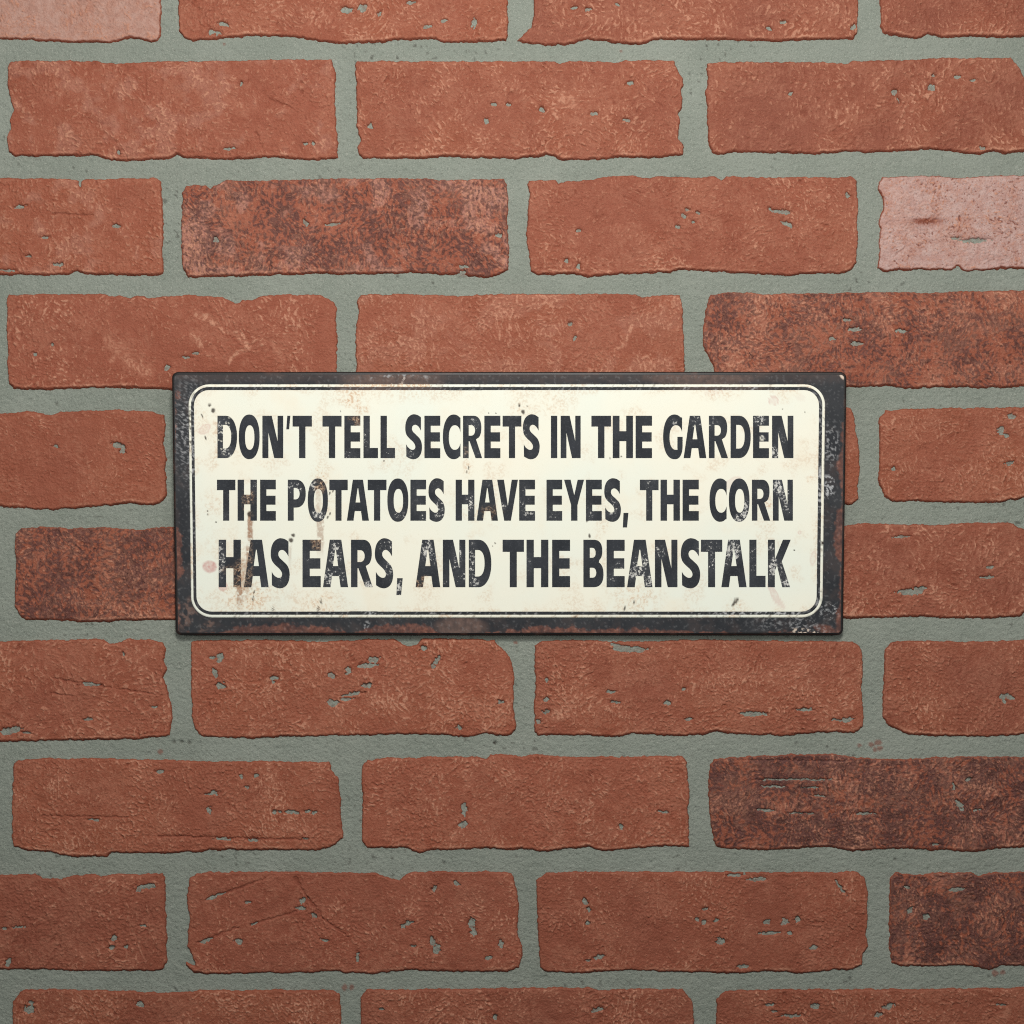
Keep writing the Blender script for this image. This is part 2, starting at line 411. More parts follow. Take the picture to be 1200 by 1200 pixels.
# hollows where the mortar shows through: x, y, half width, half height, slant in degrees
PITS = [
 (254,38,5,4,0),(262,28,9,3,10),(247,37,3,5,30),(424,9,7,6,20),(406,12,9,4,0),(403,10,4,3,0),(444,16,4,3,0),(482,3,6,3,0),(501,31,7,2.5,0),(520,24,4,3,0),(556,26,5,8,10),
 (673,9,5,3,-20),(689,11,3,3,0),(724,5,4,2.5,40),(918,26,7,2.5,15),(902,34,4,2.5,30),(1001,32,3,6,15),
 (283,98,3,3.5,0),(269,174,9,2,0),(359,168,4,2.5,0),(367,168,3,3,0),(139,178,2.5,4,0),
 (434,148,4,4,0),(570,142,3.5,5,0),(635,128,5,4,20),(696,133,6,2,-5),(734,141,6,2.5,10),(738,97,5,3,-10),(578,122,4,2,0),(596,122,4,2,10),
 (1049,108,4,6,-20),(1052,117,2,5,-20),(1092,103,4.5,6.5,0),(1094,88,3,3,0),(927,109,3,3,0),(1152,173,4,3,0),(1122,90,4,2,0),(1140,94,5,2,0),
 (23,242,9,2,-8),(68,310,7,3,8),(136,265,7,3,0),(51,278,6,2,0),(33,300,5,2,0),(8,317,11,2,5),
 (254,281,4.5,5,0),(358,261,3,6,-30),(390,263,14,2,-6),(584,276,5,3,0),(542,312,10,2.5,0),(543,319,4,3,0),
 (664,306,2.5,3.5,0),(678,312,2.5,4.5,0),(678,270,3.5,3,0),(802,253,4,3,0),(794,265,3,3,0),(806,246,4,2.5,0),(818,249,3,2,0),(812,260,3,2,20),
 (917,248,15,3,5),(903,246,5,2,30),(923,263,10,3,25),(994,229,3,5,-20),
 (1142,282,22,3.2,-2),(1120,279,9,1.8,0),
 (61,404,3.5,3,0),(40,415,3,2,0),(229,414,5,2,0),(219,419,6,1.7,0),(195,431,4,4,0),
 (669,380,3.5,3,0),(674,397,4,4,0),(993,375,6,2,0),(1002,386,10,3,0),(1004,403,9,3,0),(1056,388,8,2.5,5),(975,397,5,2,0),
 (138,522,9,4,15),(143,528,5,4,0),(65,523,4,2,0),(1174,505,6,6,30),(1180,510,3,3,0),(1186,488,4,4,0),(1048,550,3,3.5,0),(1184,543,6,3,-10),
 (1067,694,18,4.5,-3),(1078,690,9,4,0),(1057,629,11,1.8,-4),(1160,665,5,2,0),(1158,677,8,2.2,0),
 (14,856,14,5,-5),(5,858,6,5,0),(105,802,8,2.5,0),(103,843,6,2,0),(180,829,5,2,0),(145,767,2.5,3.5,0),(30,859,8,2,15),
 (258,772,4,7,0),(248,771,3.5,3,0),(252,790,2.5,9,-15),(258,804,5.5,5.5,0),(320,795,7,3,0),(320,800,3,3,0),(438,773,8,4,-20),(430,780,12,3.5,-5),(408,786,4,6,0),(430,803,9,3.5,-8),(414,813,10,2,-10),(406,820,9,2,0),(390,824,8,6,0),(413,814,14,2,-8),(388,792,6,4,20),(512,774,4,7,25),(508,781,3,3,0),(496,760,6,3,-15),(538,853,3.5,3,0),(587,823,3,3,0),
 (738,761,25,4,3),(722,757,8,2.5,10),(717,811,6,2.2,0),(720,823,6,2.5,0),(783,824,5,3.5,30),(640,834,5,3.5,0),(631,846,3,3,0),(801,808,2.5,2,0),(883,837,18,3.2,0),(943,832,11,2.2,0),(993,844,9,4,-10),(982,844,7,1.6,0),(806,843,6,1.6,0),(640,820,3,3,0),(641,798,2.5,2.5,0),
 (1176,817,5,5,0),(1184,817,6,3,35),(1177,822,4,3,0),
 (187,905,5,3,0),(248,931,9,2.2,0),(250,929,4,3,0),(245,950,2.5,5,0),(283,911,2.5,4,0),(300,909,3,3,0),(289,923,2.5,2.5,0),(322,952,3.5,3,0),(328,952,2.5,2,0),(340,952,6,3,0),(347,953,4,2.2,0),(360,951,5,2.5,0),(368,953,4,3,0),(261,984,11,2,0),(297,985,9,1.7,0),(357,983,5,1.6,0),(108,961,8,1.6,0),
 (544,949,3.5,9,0),(543,967,5,5,0),(727,969,3.5,5,-25),(778,952,7,2,8),
 (935,914,50,1.4,0),(906,922,14,1.6,0),(950,923,12,1.3,0),(897,950,14,2,4),(935,953,12,1.6,0),(950,954,6,1.5,0),(1013,954,15,1.8,0),(960,933,10,1.2,0),(1124,942,7,3.5,45),(1128,949,3,3,0),(1118,922,2.5,6,0),(1135,914,6,2,-20),(1098,990,6,2.2,0),(1146,950,6,1.8,-15),
 (171,1039,12,3.2,-6),(163,1043,5,2.5,-30),(166,1085,6,2.2,0),(133,1100,3,6,10),(130,1111,5,3.5,-20),(147,1110,2.5,3,0),(9,1128,3.5,6,20),(5,1089,5,1.8,0),(21,1087,8,1.5,0),
 (252,1051,12,2.2,-24),(297,1083,5,2,-20),(241,1103,8,2.2,-18),(280,1104,5,4,0),(355,1056,4,5,-20),(352,1065,6,3,0),(290,1058,4,2.5,-20),(368,1073,3.5,4,0),(381,1102,5,2,0),
 (509,1042,3,6,35),(536,1036,5,3.5,20),(479,1082,7,3,-20),(472,1086,3,3,0),(553,1082,5,7,0),(555,1092,4,7,0),(507,1103,4,7,0),(512,1113,4,7,0),(587,1108,3.5,6,0),(573,1123,5,3,-25),(419,1122,2.2,7,0),(484,1109,4,2,0),
 (686,1057,3,5,-30),(690,1066,2.5,4,-20),(689,1082,3.5,3,0),(702,1122,7,3,-15),(690,1126,6,1.6,-15),(862,1026,11,2.2,-4),(888,1031,14,2.2,-2),(985,1040,2.2,12,-35),(825,1081,4,3,0),(839,1079,4,3,0),(845,1104,7.5,5.5,0),(899,1081,5,3.5,-20),(920,1081,5,4,0),(935,1077,4.5,5.5,30),(901,1094,14,2.3,-3),(925,1094,4,2.5,0),(954,1111,5,3,0),(871,1133,9,3,0),(818,1078,2.5,2.5,0),(826,1066,4,2,-25),
 (1067,1068,4,6,35),(1086,1075,5,4.5,20),(1121,1043,10,2.5,-8),(1064,1040,4,2,0),
 (33,1184,9,5.5,-10),(36,1176,4,4,0),(163,1177,5,3,30),(447,1182,3,3,0),(580,1193,3.5,4.5,0),(700,1184,8,3,-20),
 (956,1180,5.5,4.5,0),(902,1178,6,2.5,0),(908,1186,4,2,0),(927,1191,16,2.3,-4),(1042,1180,8,4.5,-15),(1030,1190,6,3,-20),(1174,1178,6,1.8,0),
]
# scratches cut in the clay: x0,y0,x1,y1, half width
GROOVES = [(243,1054,310,1030,1.3),(293,1084,348,1068,1.2),(233,1105,278,1087,1.4),(345,1028,360,1052,1.5),(360,1052,378,1076,1.6),(378,1076,408,1098,1.2),
           (185,980,360,984,1.2),(50,956,150,958,1.0),(283,60,290,68,1),(1046,302,1060,290,0.8),(300,155,306,172,1.0),(315,115,345,128,0.8),(865,890,990,892,0.8),(60,250,110,252,0.8),
           (60,795,190,815,0.9),(90,803,120,803,1),(60,812,85,816,1),(420,778,445,770,1)]
# light scuffs rubbed on the faces: x0,y0,x1,y1, half width, amount
SCUFFS = [(232,368,262,388,2.6,1),(262,388,282,392,2.6,1),(278,392,290,405,4,1),(290,405,268,424,2.2,.8),(125,395,150,425,6,.55),(150,425,172,435,6,.7),(140,402,130,420,3,.6),(225,392,236,404,3,.8),(320,405,330,418,3,.5),
          (604,350,598,385,1.6,1),(583,372,586,398,1.6,.9),(740,382,730,402,2.5,.9),(733,402,722,410,2,.7),(639,288,638,312,1.2,.8),(45,1078,62,1070,2,.35),(152,1082,172,1125,1.2,.6),(652,838,660,835,6,.9),(560,830,580,838,9,.55),(470,800,500,800,12,.22),
          (820,258,840,262,9,.4),(660,115,672,120,6,.6),(735,300,790,285,5,.35),(1110,600,1150,560,4,.2),(1180,1185,1170,1195,5,.5),(885,815,820,822,7,.35),(655,970,650,985,5,.4),(280,940,285,955,5,.3),(345,970,335,975,6,.4)]

KIND = {  # flake density, deep red, soot, wash, orange, brown
 'red':      (.46, .42, 0, 0, .15, .12),
 'tan':      (.50, .30, 0, .18, .1, .05),
 'rich':     (.40, .45, 0, 0, .1, .32),
 'plain':    (.26, .30, 0, 0, .05, .18),
 'smooth':   (.22, .10, 0, 0, .05, .05),
 'smoothtan':(.52, .22, 0, .10, .25, 0),
 'pale':     (.25, .05, 0, .92, 0, 0),
 'pink':     (.30, .10, 0, .90, 0, 0),
 'dark':     (.44, .40, .66, .30, .1, .0),
 'darkish':  (.46, .40, .62, .10, .1, .12),
 'brown':    (.42, .45, .72, .05, .15, .15),
 'verydark': (.40, .50, .82, .08, .1, .22),
}

BH = FACE / S


def build_brick(idx, kind, poly, step):
    seed = 1000 + idx * 71
    rs = np.random.RandomState(seed)
    coarse = kind.endswith('+')
    kind = kind.rstrip('+')
    A = np.asarray(poly)
    x0, y0 = A.min(0) - 4
    x1, y1 = A.max(0) + 4
    nx = int((x1 - x0) / step) + 2
    ny = int((y1 - y0) / step) + 2
    gx = x0 + np.arange(nx) * step
    gy = y0 + np.arange(ny) * step
    X, Y = np.meshgrid(gx, gy)
    rough = 1.2 * fbm(X, Y, 17, seed + 1, 2) + 1.0 * fbm(X, Y, 5.5, seed + 2, 2)
    sd = sdf(poly, X, Y) + rough
    if coarse:
        sd = sd + 2.2 * fbm(X, Y, 50, seed + 3, 2)
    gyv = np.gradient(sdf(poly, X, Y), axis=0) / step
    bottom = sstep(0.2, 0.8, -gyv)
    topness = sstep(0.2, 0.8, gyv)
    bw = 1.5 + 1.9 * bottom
    t = np.clip(sd / bw, 0, 1)
    h = BH * (1 - (1 - t) ** 1.6)
    h = h - 0.55 * np.exp(-np.clip(sd, 0, None) / 4.0)
    h = np.where(sd < 0, np.maximum(sd * 3.0, -4), h)

    fd, cd, sod, wash, orange, brown = KIND[kind]
    # strokes lying different ways in different patches of the face
    wx = X + 5 * fbm(X, Y, 26, seed + 5, 2)
    wy = Y + 5 * fbm(X, Y, 26, seed + 6, 2)
    N = 0
    N2 = 0
    C = 0
    W = 0
    ssz = 0.85 if kind in ('pink', 'dark', 'darkish', 'brown', 'verydark') else rs.uniform(0.9, 1.35)
    a0 = 90 + rs.uniform(-24, 24)
    for q in range(4):
        a = math.radians(a0 + (0, 38, -42, 85)[q])
        u = (wx * math.cos(a) + wy * math.sin(a)) / ssz
        v = (-wx * math.sin(a) + wy * math.cos(a)) / ssz
        w = np.exp(5.0 * fbm(X, Y, 48, seed + 10 + q, 1) + (1.1, 0.4, 0.3, -0.5)[q])
        N = N + w * (0.62 * perlin(u / 6.6, v / 2.7, seed + 20 + q) + 0.55 * perlin(u / 3.4, v / 1.8, seed + 40 + q))
        N2 = N2 + w * (0.6 * perlin(u / 3.9, v / 2.2, seed + 110 + q) + 0.5 * perlin(u / 7.5, v / 3.8, seed + 120 + q))
        C = C + w * (0.7 * perlin(u / 11, v / 3.8, seed + 60 + q) + 0.4 * perlin(u / 5, v / 2.2, seed + 70 + q))
        W = W + w
    N = N / W
    N2 = N2 / W
    C = C / W
    fine = perlin(X / 2.1, Y / 2.1, seed + 90)
    mid = fbm(X, Y, 30, seed + 91, 3)
    low = fbm(X, Y, 95, seed + 92, 2)
    vary = rs.uniform(0.7, 1.15)
    patchy = fbm(X, Y, 42, seed + 88, 3, 0.6)
    dens = fd - 0.06 + rs.uniform(-0.12, 0.10) + 0.34 * low + 0.30 * mid + 0.42 * patchy
    fine2 = perlin(X / 3.6 + 3.3, Y / 3.0, seed + 89)
    rub = np.clip(0.62 + 0.65 * mid + 0.55 * low, 0.2, 1.1)
    soft = sstep(-0.16, 0.30, N2 + 0.22 * fine2 + 0.14 * fine + 0.5 * (fd - 0.40) + 0.25 * mid) * 0.34 * rub
    flk = sstep(0.02, 0.10, N + 0.13 * fine + 0.10 * fine2 - (0.36 - 0.42 * dens))
    bright = flk * (0.50 + 0.48 * rub)
    flake = np.maximum(soft, bright * 0.9)
    # broad rubbed patches of the same pale skin, broken up by the strokes
    patch = sstep(0.05, 0.30, fbm(X, Y, 60, seed + 93, 4, 0.6) + 0.25 * (fd - 0.4) + 0.30 * N2 + 0.12 * fine2) * 0.30 * (0.40 + 0.60 * sstep(-0.15, 0.2, N2 + 0.3 * fine2))
    crev = sstep(0.05, 0.26, C + 0.12 * fine - (0.40 - 0.42 * (cd + 0.35 * fbm(X, Y, 60, seed + 94, 2)))) * 0.5
    crev = np.clip(crev - flake * 0.6, 0, 1)
    patch2 = sstep(0.10, 0.5, fbm(X, Y, 60, seed + 95, 3)) * 0.34     # smooth deeper red patches
    crev = np.clip(crev + patch2 * (0.35 + 0.5 * cd), 0, 1)
    soot = np.zeros_like(X)
    if sod > 0:
        m1 = fbm(wx, wy, 46, seed + 96, 3)
        m2 = 0.75 * C + 0.5 * N2 + 0.50 * fbm(wx, wy, 5, seed + 97, 2)
        soot = sstep(-0.10, 0.20, m2 + 0.42 * m1 + (sod - 0.58) * 0.9) * min(1.0, 0.62 + 0.4 * sod)
        flake = flake * (1 - 0.30 * soot)
    washm = np.full_like(X, 0.0)
    if wash > 0.5:
        washm = wash * (1 - 0.30 * sstep(0.22, 0.5, 0.6 * mid + C))
        if kind == 'pink':
            crk = sstep(0.34, 0.46, -N2 + 0.25 * fine + 0.16 * mid + 0.10 * sstep(1060, 1110, X) * sstep(300, 270, Y))
            crev = np.clip(crk * 0.8, 0, 1)
            rb = np.exp(-(((X - 1085) / 16) ** 2 + ((Y - 259 - 3 * fine) / 3.5) ** 2))
            crev = np.clip(crev + 1.2 * rb, 0, 0.95)
            washm = washm * (1 - 0.9 * rb)
        else:
            crev = crev * 0.35
    elif wash > 0:
        washm = sstep(0.0, 0.4, mid + 0.6 * low) * wash
    zone = sstep(-0.35, 0.40, fbm(X, Y, 75, seed + 98, 3) + {'smooth': -.22, 'plain': -.18, 'smoothtan': -.12, 'pale': -.05, 'pink': -.05}.get(kind, 0.02))
    rz = 0.22 + 1.0 * zone
    relief = 0.48 * vary * (flk - 0.3) + rz * vary * (0.42 * N + 0.58 * N2 + 0.30 * fine) + 0.16 * (rs.rand(*X.shape) - 0.5) + 0.75 * fbm(wx, wy, 15, seed + 87, 3) - 1.1 * crev * sstep(0, 0.2, C) + 0.35 * mid + 0.5 * low + 0.15 * fine + rz * 0.45 * fine2
    # pits, grooves, scuffs
    pit = np.zeros_like(X)
    ring = np.zeros_like(X)
    if not coarse:
        jx = X + 2.2 * fbm(X, Y, 6, 77, 2)
        jy = Y + 1.5 * fbm(X, Y, 6, 78, 2)
        for (px, py, a, b, ang) in PITS:
            pk_ = 0.80 if py < 345 else 0.90
            a, b = a * pk_, max(1.2, b * pk_ * 0.97)
            if px < x0 or px > x1 or py < y0 or py > y1:
                continue
            ca, sa = math.cos(math.radians(ang)), math.sin(math.radians(ang))
            R = max(a, b) + 9
            sx = slice(max(0, int((px - R - x0) / step)), int((px + R - x0) / step) + 1)
            sy = slice(max(0, int((py - R - y0) / step)), int((py + R - y0) / step) + 1)
            dx = jx[sy, sx] - px
            dy = jy[sy, sx] - py
            u = (dx * ca + dy * sa) / a
            v = (-dx * sa + dy * ca) / b
            rr = np.sqrt(u * u + v * v) + 0.55 * N[sy, sx] + 0.30 * fine2[sy, sx] + 0.08
            m = min(a, b)
            pit[sy, sx] = np.maximum(pit[sy, sx], sstep(1 + 0.9 / m, 1 - 0.8 / m, rr))
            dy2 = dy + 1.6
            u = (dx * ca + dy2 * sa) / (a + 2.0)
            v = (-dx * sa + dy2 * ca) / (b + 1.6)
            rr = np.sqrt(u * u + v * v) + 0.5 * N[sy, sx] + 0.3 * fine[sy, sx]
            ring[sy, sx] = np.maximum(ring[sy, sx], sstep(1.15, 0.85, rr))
        for (ax, ay, bx, by, w) in GROOVES:
            if max(ax, bx) < x0 or min(ax, bx) > x1 or max(ay, by) < y0 or min(ay, by) > y1:
                continue
            ex, ey = bx - ax, by - ay
            tt = np.clip(((jx - ax) * ex + (jy - ay) * ey) / (ex * ex + ey * ey), 0, 1)
            d = np.hypot(jx - ax - ex * tt, jy - ay - ey * tt) + 1.2 * np.clip(fbm(X, Y, 9, seed + 7, 2), 0, 1)
            g = sstep(w + 0.8, w - 0.6, d)
            relief = relief - 1.1 * g
            crev = np.clip(crev + 0.55 * g, 0, 1)
            flake = flake * (1 - g)
        for (ax, ay, bx, by, w, am) in SCUFFS:
            if max(ax, bx) < x0 or min(ax, bx) > x1 or max(ay, by) < y0 or min(ay, by) > y1:
                continue
            ex, ey = bx - ax, by - ay
            tt = np.clip(((wx - ax) * ex + (wy - ay) * ey) / (ex * ex + ey * ey), 0, 1)
            d = np.hypot(wx - ax - ex * tt, wy - ay - ey * tt) / w + 0.8 * N + 0.4 * N2 + 0.2 * fine
            g = sstep(1.5, 0.7, d) * min(1.0, am * 1.15) * (0.30 + 0.70 * sstep(-0.16, 0.10, N + 0.7 * N2 + 0.25 * fine2))
            flake = np.clip(np.maximum(flake, g), 0, 1)
    crev = np.clip(crev + 0.28 * ring * (1 - pit), 0, 1)  # deep red over each pit paints in its upper edge shadow
    flake = flake * (1 - 0.8 * ring * sstep(0.0, 0.3, fine + 0.2))
    face = sstep(0.5, 2.5, sd)
    # pale line just inside the lower edge
    lip = bottom * sstep(bw * 0.9, bw * 1.2, sd) * sstep(bw + 3.2, bw + 1.2, sd)
    flake = np.clip(flake * sstep(0.6 * bw, 1.1 * bw, sd) + lip * 0.50 * sstep(-0.3, 0.3, mid + low), 0, 1)
    soot = soot * sstep(0.3 * bw, 1.0 * bw, sd)
    washm = washm * sstep(0.4 * bw, 1.0 * bw, sd)
    crev = np.clip(crev + (0.35 + 0.5 * bottom) * (1 - sstep(0.4 * bw, 1.0 * bw, sd)), 0, 1)     # unworn deep red sides, with shade painted in along the lower edge
    patch = patch * face
    h = h + relief * face * sstep(0.8, 5, sd)
    h = h * (1 - pit) - pit * 0.6
    flake = np.maximum(flake, patch * (1 - crev))
    # mesh
    co = np.stack([(X - 600) * S, -h * S, (600 - Y) * S + WZ], -1).reshape(-1, 3)
    f = grid_faces(ny, nx)
    keep = (sd > -1.6).reshape(-1)
    f = f[keep[f].any(1)]
    used = np.zeros(len(co), bool)
    used[f.ravel()] = True
    re = np.cumsum(used) - 1
    f = re[f]
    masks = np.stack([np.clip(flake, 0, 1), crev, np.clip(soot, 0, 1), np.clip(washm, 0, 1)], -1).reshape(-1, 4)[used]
    tone = np.zeros_like(masks)
    tone[:, 0] = 1.0 if kind in ('pink', 'dark', 'verydark') else 0.35
    ob = np.clip(orange + rs.uniform(-.08, .12), 0, 1)
    bb = np.clip(brown + rs.uniform(-.08, .08), 0, 1)
    lowm = np.clip(0.5 + low.reshape(-1)[used], 0, 1)
    tone[:, 1] = np.clip(ob * (0.4 + 1.2 * lowm), 0, 1)
    tone[:, 2] = np.clip(bb * (1.4 - 0.8 * lowm), 0, 1)
    tone[:, 3] = 1
    return co[used], f, masks, tone


co_l, f_l, m_l, t_l = [], [], [], []
base = 0
for i, (kd, s) in enumerate(BRICKS):
    co, f, m, t = build_brick(i, kd, P(s), 2.0 if kd.endswith('+') else 0.85)
    co_l.append(co)
    f_l.append(f + base)
    m_l.append(m)
    t_l.append(t)
    base += len(co)
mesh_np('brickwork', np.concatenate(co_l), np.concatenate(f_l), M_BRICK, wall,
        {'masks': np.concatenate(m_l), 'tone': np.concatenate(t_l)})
del co_l, f_l, m_l, t_l

# mortar bed: one sheet behind and between the bricks
st = 1.6
gx = np.arange(-420, 1621, st)
gy = np.arange(-345, 1545, st)
X, Y = np.meshgrid(gx, gy)
hm = 0.55 * fbm(X, Y, 60, 5, 2) + 0.40 * fbm(X, Y, 12, 6, 3) + 0.55 * perlin(X / 3.6, Y / 3.6, 8) + 0.35 * perlin(X / 7, Y / 6, 12) - 0.2
dk = sstep(0.50, 0.60, fbm(X, Y, 7, 9, 2)) * sstep(0.0, 0.5, fbm(X, Y, 130, 10, 2)) * 0.6
rd = np.zeros_like(X)
hole = np.zeros_like(X)
for (x, y, r) in [(1022,873,3),(1030,871,4),(1032,877,3.5),(1026,879,2.5),(1008,874,2),(187,881,3),(1167,1141,4),(1176,1140,3),(404,1158,3.5),(412,1158,3),(262,51,1.5),(604,753,2),(728,59,1.2)]:
    q = np.hypot(X - x, Y - y) + 1.5 * fbm(X, Y, 4, 11, 2)
    rd = np.maximum(rd, sstep(r + .8, r - .8, q) * 0.6)
for (x, y, r) in [(203,870,2),(212,870,1.8),(221,871,2),(580,871,2),(545,868,1.5),(1050,1008,1.5),(520,1012,1.6),(997,1148,1.8),(605,1005,1.2),(85,196,1.2),(100,200,1.2),(65,473,1.4),(960,607,1.3),(1060,470,1.2),(1160,1146,1.2),(35,1120,1)]:
    q = np.hypot(X - x, Y - y)
    hole = np.maximum(hole, sstep(r + 1, r - .5, q))
fill = np.zeros_like(X)
for (px, py, a, b, ang) in PITS:                   # mortar smeared into the hollows, nearly flush with the clay
    R_ = max(a, b) + 5
    sx = slice(int((px - R_ + 420) / st), int((px + R_ + 420) / st) + 1)
    sy = slice(int((py - R_ + 345) / st), int((py + R_ + 345) / st) + 1)
    ca, sa = math.cos(math.radians(ang)), math.sin(math.radians(ang))
    dx, dy = X[sy, sx] - px, Y[sy, sx] - py
    q = np.sqrt(((dx * ca + dy * sa) / (a + 1.5)) ** 2 + ((-dx * sa + dy * ca) / (b + 1.5)) ** 2)
    fill[sy, sx] = np.maximum(fill[sy, sx], sstep(1.5, 0.9, q))
hm = hm + 0.9 * fill
rd = np.maximum(rd, 0.30 * fill * sstep(-0.2, 0.5, fbm(X, Y, 5, 13, 2)))
hm = hm - 1.6 * hole
dk = np.clip(dk + 0.55 * hole, 0, 1)
co = np.stack([(X - 600) * S, -hm * S, (600 - Y) * S + WZ], -1).reshape(-1, 3)
mk = np.stack([dk, rd, rd * 0, rd * 0], -1).reshape(-1, 4)
mesh_np('mortar', co, grid_faces(*X.shape), M_MORTAR, wall, {'masks': mk})

# ------------------------------------------------------------------ the metal sign
SIGN_B = 0.0027         # stand-off of the lower edge from the mortar plane
LEAN = math.asin(0.0086 / (309 * S))           # top edge hangs a little forward


def ray(px, py):
    return np.array([(px - 600) * S, CAM_D, (600 - py) * S])   # direction from the camera


eu = np.array([1.0, 0, 0])
ev = np.array([0, -math.sin(LEAN), math.cos(LEAN)])
en = np.array([0, -math.cos(LEAN), -math.sin(LEAN)])
camp = np.array([0, CAM_Y, 0])
d = ray(597, 744.5)
O = camp + d * ((-SIGN_B - 0.002 - CAM_Y) / d[1])       # middle of the lower edge


def loc(px, py):
    """photo pixel -> sign plane coordinates in 'S' units (u right, v up from the lower edge)"""
    dd = ray(px, py)
    t = np.dot(O - camp, en) / np.dot(dd, en)
    q = camp + dd * t - O
    return np.array([np.dot(q, eu), np.dot(q, ev)]) / S


sign = thing('metal_sign', 'cream and charcoal tin sign with garden saying hung on the red brick wall', 'sign', tuple(O))
sign.rotation_euler = (LEAN, 0, 0)


def sco(u, v, h):
    """sign-local coordinates (the empty carries the lean)"""
    u, v, h = np.broadcast_arrays(u, v, h)
    return np.stack([u * S, -h * S, v * S], -1).reshape(-1, 3)


TL, TR, BL, BR = loc(202, 436), loc(991, 435.5), loc(206.3, 745), loc(988.3, 744.5)
uL, uR = (TL[0] + BL[0]) / 2 - 1.0, (TR[0] + BR[0]) / 2 + 0.8
vB, vT = (BL[1] + BR[1]) / 2, (TL[1] + TR[1]) / 2
RECT = (uL, uR, vB, vT)


def rrect_sheet(name, rect, r, step, h, mat, maskf, crown=0.0):
    """dense sheet with round corners; rows follow the outline exactly"""
    a, b, c_, d_ = rect
    nv = int((d_ - c_) / step) + 1
    th = np.linspace(0, math.pi / 2, 9)
    ys = np.unique(np.concatenate([np.linspace(c_ + r, d_ - r, nv), c_ + r - r * np.cos(th), d_ - r + r * np.cos(th)]))
    ins = np.where(ys < c_ + r, r - np.sqrt(np.clip(r * r - (c_ + r - ys) ** 2, 0, None)),
                   np.where(ys > d_ - r, r - np.sqrt(np.clip(r * r - (ys - d_ + r) ** 2, 0, None)), 0))
    nu = int((b - a) / step) + 1
    tt = np.linspace(0, 1, nu)
    U = (a + ins)[:, None] + ((b - ins) - (a + ins))[:, None] * tt[None, :]
    V = np.repeat(ys[:, None], nu, 1)
    H = h + 0 * U
    m, dh = maskf(U, V)
    H = H + dh
    f = grid_faces(*U.shape)[:, ::-1]
    return mesh_np(name, sco(U, V, H), f, mat, sign, {'masks': m.reshape(-1, 4)})


def rrect_loop(rect, r, n_arc=10, step=1.6):
    a, b, c_, d_ = rect
    pts = []

    def seg(p, q):
        n = max(1, int(math.hypot(q[0] - p[0], q[1] - p[1]) / step))
        for i in range(n):
            t = i / n
            pts.append((p[0] + (q[0] - p[0]) * t, p[1] + (q[1] - p[1]) * t))

    def arc(cx, cy, s):
        for i in range(n_arc):
            t = math.radians(s + 90 * i / n_arc)
            pts.append((cx + r * math.cos(t), cy + r * math.sin(t)))
    seg((a + r, c_), (b - r, c_)); arc(b - r, c_ + r, -90)
    seg((b, c_ + r), (b, d_ - r)); arc(b - r, d_ - r, 0)
    seg((b - r, d_), (a + r, d_)); arc(a + r, d_ - r, 90)
    seg((a, d_ - r), (a, c_ + r)); arc(a + r, c_ + r, 180)
    return np.array(pts)


def sweep(name, base_rect, r, prof, mat, maskf=None):
    """profile = [(inset, height)...] swept round the rounded rectangle"""
    a, b, c_, d_ = base_rect
    n = len(rrect_loop(base_rect, r))
    rings = []
    for ins, h in prof:
        L = rrect_loop(base_rect, r)
        cx, cy = np.clip(L[:, 0], a + r, b - r), np.clip(L[:, 1], c_ + r, d_ - r)
        dx, dy = L[:, 0] - cx, L[:, 1] - cy
        ln = np.hypot(dx, dy)
        k_ = (ln - ins) / ln
        rings.append(np.stack([cx + dx * k_, cy + dy * k_, np.full(len(L), h)], -1))
    R = np.array(rings)
    m = len(prof)
    i = np.arange(m * n).reshape(m, n)
    j = np.roll(i, -1, 1)
    f = np.stack([i[:-1], j[:-1], j[1:], i[1:]], -1).reshape(-1, 4)
    u, v, h = R[..., 0].ravel(), R[..., 1].ravel(), R[..., 2].ravel()
    cols = None
    if maskf:
        mk, _ = maskf(u, v)
        cols = {'masks': mk.reshape(-1, 4)}
    return mesh_np(name, sco(u, v, h), f, mat, sign, cols)


def pxy(u, v):
    """sign plane -> photo pixel (for placing the sign's own wear marks)"""
    q = O[None, :] + (np.asarray(u).reshape(-1, 1) * eu + np.asarray(v).reshape(-1, 1) * ev) * S - camp
    t = CAM_D / q[:, 1]
    return (600 + q[:, 0] * t / S).reshape(np.shape(u)), (600 - q[:, 2] * t / S).reshape(np.shape(u))


def blob(x, y, cx, cy, a, b, ang=0.0, soft=0.3):
    ca, sa = math.cos(math.radians(ang)), math.sin(math.radians(ang))
    dx, dy = x - cx, y - cy
    r = np.sqrt(((dx * ca + dy * sa) / a) ** 2 + ((-dx * sa + dy * ca) / b) ** 2)
    return sstep(1 + soft, 1 - soft, r)


